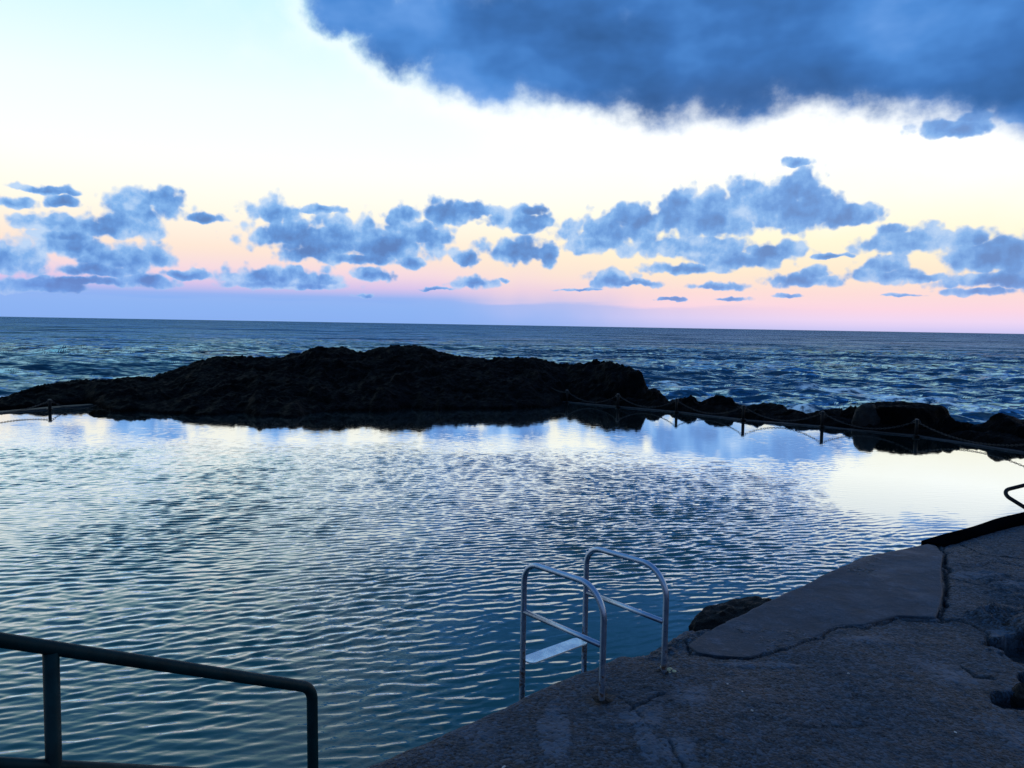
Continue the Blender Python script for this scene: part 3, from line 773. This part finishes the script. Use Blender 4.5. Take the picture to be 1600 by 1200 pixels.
# steps and landing under the photographer
m = MB()
def blk(m, x0, x1, y0, y1, z0, z1):
    m.add([(x0,y0,z0),(x1,y0,z0),(x1,y1,z0),(x0,y1,z0),(x0,y0,z1),(x1,y0,z1),(x1,y1,z1),(x0,y1,z1)], [(0,3,2,1),(4,5,6,7),(0,1,5,4),(1,2,6,5),(2,3,7,6),(3,0,4,7)])
blk(m, -.85, .85, -2.4, 0, -.15, .65)
for k, zz_ in enumerate((.49, .33, .17)): blk(m, -.85, .85, .001+.30*k, .30*(k+1), -.15, zz_)
o = m.build('concrete_steps', M_slab, smooth=False)

# ------------------------------------------------------------------ pool ladder
B1 = at(940, 1097, DECK_Z); B2 = at(1037, 1053, DECK_Z)
mid = (B1+B2)/2; eL = (B2-B1).normalized(); nL = Vector((-eL.y, eL.x, 0))
halfw = (B2-B1).length/2
lad = empty('pool_ladder', (mid.x, mid.y, DECK_Z), math.atan2(eL.y, eL.x))
tag(lad, 'steel pool ladder with two hooped rails and one bright tread at the deck edge', 'ladder')
LEN, HT, RT = .70, .70, .0195
for s in (-halfw, halfw):
    path = fillet([(s, 0, -.10), (s, .0, HT), (s, LEN, HT-.005), (s, LEN, -1.6)], [.20, .13], 14)
    m = MB(); m.tube(densify(path, .08), RT, 18); r_ = m.build('handrail', M_steel, lad)
    m = MB(); m.tube([(s, RT*.7, .345), (s, .2, .35), (s, LEN-RT*.7, .36)], .0175, 16); m.build('side_bar', M_steel, lad)
    m = MB()
    rg = random.Random(int(s*100)); k = 26
    ringv = []
    for j, (rr, z) in enumerate([(.075, -.012), (.062, .006), (.040, .016), (.021, .018)]):
        for i in range(k):
            a = 2*math.pi*i/k; q = rr*(1+.28*math.sin(3*a+s*9)*(1-j/4)+rg.uniform(-.10, .10)*(1-j/3.5))
            ringv.append((s+q*math.cos(a), q*math.sin(a), z+rg.uniform(-.003, .003)))
    m.add(ringv, [(j*k+i, j*k+(i+1) % k, (j+1)*k+(i+1) % k, (j+1)*k+i) for j in range(3) for i in range(k)])
    m.build('mortar_foot', M_rock, lad)
# pale lumps of mortar at the right foot
m = MB()
rg = random.Random(5)
for q in range(9):
    a = rg.uniform(-1.4, .9); r0 = rg.uniform(.026, .075); cx, cy = halfw+r0*math.cos(a), r0*math.sin(a)-.005; rr = rg.uniform(.008, .017)
    vs_ = []; fs = []
    for j in range(5):
        ph = -1.2+2.7*j/4
        for i in range(8):
            t_ = 2*math.pi*i/8; k = rr*(1+rg.uniform(-.2, .2)); vs_.append((cx+k*math.cos(t_)*math.cos(ph), cy+k*math.sin(t_)*math.cos(ph), .014+k*.8*math.sin(ph)))
    for j in range(4):
        for i in range(8): fs.append((j*8+i, j*8+(i+1) % 8, (j+1)*8+(i+1) % 8, (j+1)*8+i))
    fs.append(tuple(32+i for i in range(8))); m.add(vs_, fs)
m.build('pale_mortar', M_mortar, lad)
def tread(z, y0):
    w, dpt, th = halfw-RT-.001, .062, .012
    pr_ = []
    corner = .045
    for cx, cy, a0 in ((w-corner, dpt-corner, 0), (-(w-corner), dpt-corner, 90), (-(w-corner), -(dpt-corner), 180), (w-corner, -(dpt-corner), 270)):
        for k in range(7):
            a = rad(a0+15*k); pr_.append((cx+corner*math.cos(a), cy+corner*math.sin(a)))
    n = len(pr_); vs_ = []; 
    for zz_, sc in ((-th, .99), (-.002, 1.0), (0, .985), (-.0015, .95)): vs_ += [(x*sc if abs(x) > 0 else x, y0+y*sc, z+zz_) for x, y in pr_]
    fs = [(j*n+i, j*n+(i+1) % n, (j+1)*n+(i+1) % n, (j+1)*n+i) for j in range(3) for i in range(n)]
    fs += [tuple(range(n))[::-1], tuple(3*n+i for i in range(n))]
    m = MB(); m.add(vs_, fs)
    for i in range(-13, 14):                       # raised grip studs
        for j in range(-2, 3):
            x, y = i*.019+(.0095 if j % 2 else 0), y0+j*.020
            if abs(x) > w-.03: continue
            m.add([(x-.0045, y-.003, z-.0015), (x+.0045, y-.003, z-.0015), (x+.0045, y+.003, z-.0015), (x-.0045, y+.003, z-.0015), (x, y, z+.003)], [(0,1,4),(1,2,4),(2,3,4),(3,0,4)])
    return m.build('tread', M_tread, lad, smooth=False)
tread(.02, LEN-.005); tread(-.27, LEN-.005)

# ------------------------------------------------------------------ green stair handrail at the left
HR = .0245
a0 = aty(0, 990+10, 2.55); a1 = aty(478, 1073, 3.42)
dirr = (a1-a0)
hr = empty('stair_handrail', (a1.x, a1.y, DECK_Z))
tag(hr, 'dark green painted tubular handrail with two posts sloping down at the left', 'handrail')
loc = lambda p: Vector((p.x, p.y, p.z)) - Vector((a1.x, a1.y, DECK_Z))
top0 = a0-dirr*.9; end = aty(489, 1085, 3.43); corner = a1+dirr.normalized()*.035
pth = fillet([loc(top0), loc(corner), Vector((loc(corner).x+.006, loc(corner).y, -.05))], [.085], 12)
m = MB(); m.tube(densify(pth, .15), HR, 20); m.build('top_rail', M_green, hr)
def on_rail(px, drop):                                  # point on the rail line seen at photo column px
    lo, hi = -2.0, 1.0
    best = min((abs((lambda q: 800+FPX*(CM.transposed()@(q-Vector((0,0,EYE)))).x/-(CM.transposed()@(q-Vector((0,0,EYE)))).z)(a0+dirr*t)-px), t) for t in np.linspace(-.5, 1, 600))
    q = a0+dirr*best[1]; q = q.copy(); q.z -= drop; return q
q = on_rail(79, 0)
m = MB(); m.tube([loc(q)-Vector((0, 0, HR*.6)), Vector((loc(q).x, loc(q).y, -.05))], .0262, 20); m.build('post', M_green, hr)
q2 = a0-dirr*.85
m = MB(); m.tube([loc(q2)-Vector((0, 0, HR*.6)), Vector((loc(q2).x, loc(q2).y, -.05))], .0262, 20); m.build('post', M_green, hr)
# lower rail, parallel to the top one
dz = Vector((0, 0, .425))
m = MB(); m.tube([loc(top0-dz), loc(corner-dz)], .0225, 18); m.build('lower_rail', M_green, hr)
for qq in (loc(q), loc(q2), Vector((loc(corner).x+.006, loc(corner).y, 0))):
    m = MB(); m.tube([(qq.x, qq.y, .0), (qq.x, qq.y, .035)], .06, 20); m.build('base_flange', M_green, hr)
# place steps beside the rail, out of the frame
ang = math.atan2(dirr.y, dirr.x)
o.location = (.15, -.02, DECK_Z); o.rotation_euler.z = ang-math.pi/2
tag(o, 'plain concrete landing and steps leading down to the deck', 'steps')

# ------------------------------------------------------------------ handrail loop at the right edge
tip = aty(1570, 769, 9.75)
hb_ = at(1668, 838, DECK_Z); pt = at(1740, 800, DECK_Z)
hl = empty('pool_handrail', (pt.x, pt.y, DECK_Z))
tag(hl, 'dark tubular handrail loop poking in at the right edge over the pool', 'handrail')
lc = lambda p: p-Vector((pt.x, pt.y, DECK_Z))
upr = aty(1640, 733, 9.9); tl = aty(1561, 768, 9.8)
far_up = Vector((pt.x, pt.y, tl.z+ (upr.z-tl.z)*1.3))
low2 = aty(1640, 817, 9.3)
dn = (low2-tl); tlen = (tl.z-DECK_Z+.05)/max(.05, -dn.normalized().z)
foot = tl+dn.normalized()*tlen
pth = fillet([lc(Vector((pt.x, pt.y, DECK_Z-.05))), lc(far_up), lc(tl), lc(foot)], [.12, .11], 12)
m = MB(); m.tube(pth, .024, 16); m.build('rail', M_post, hl)
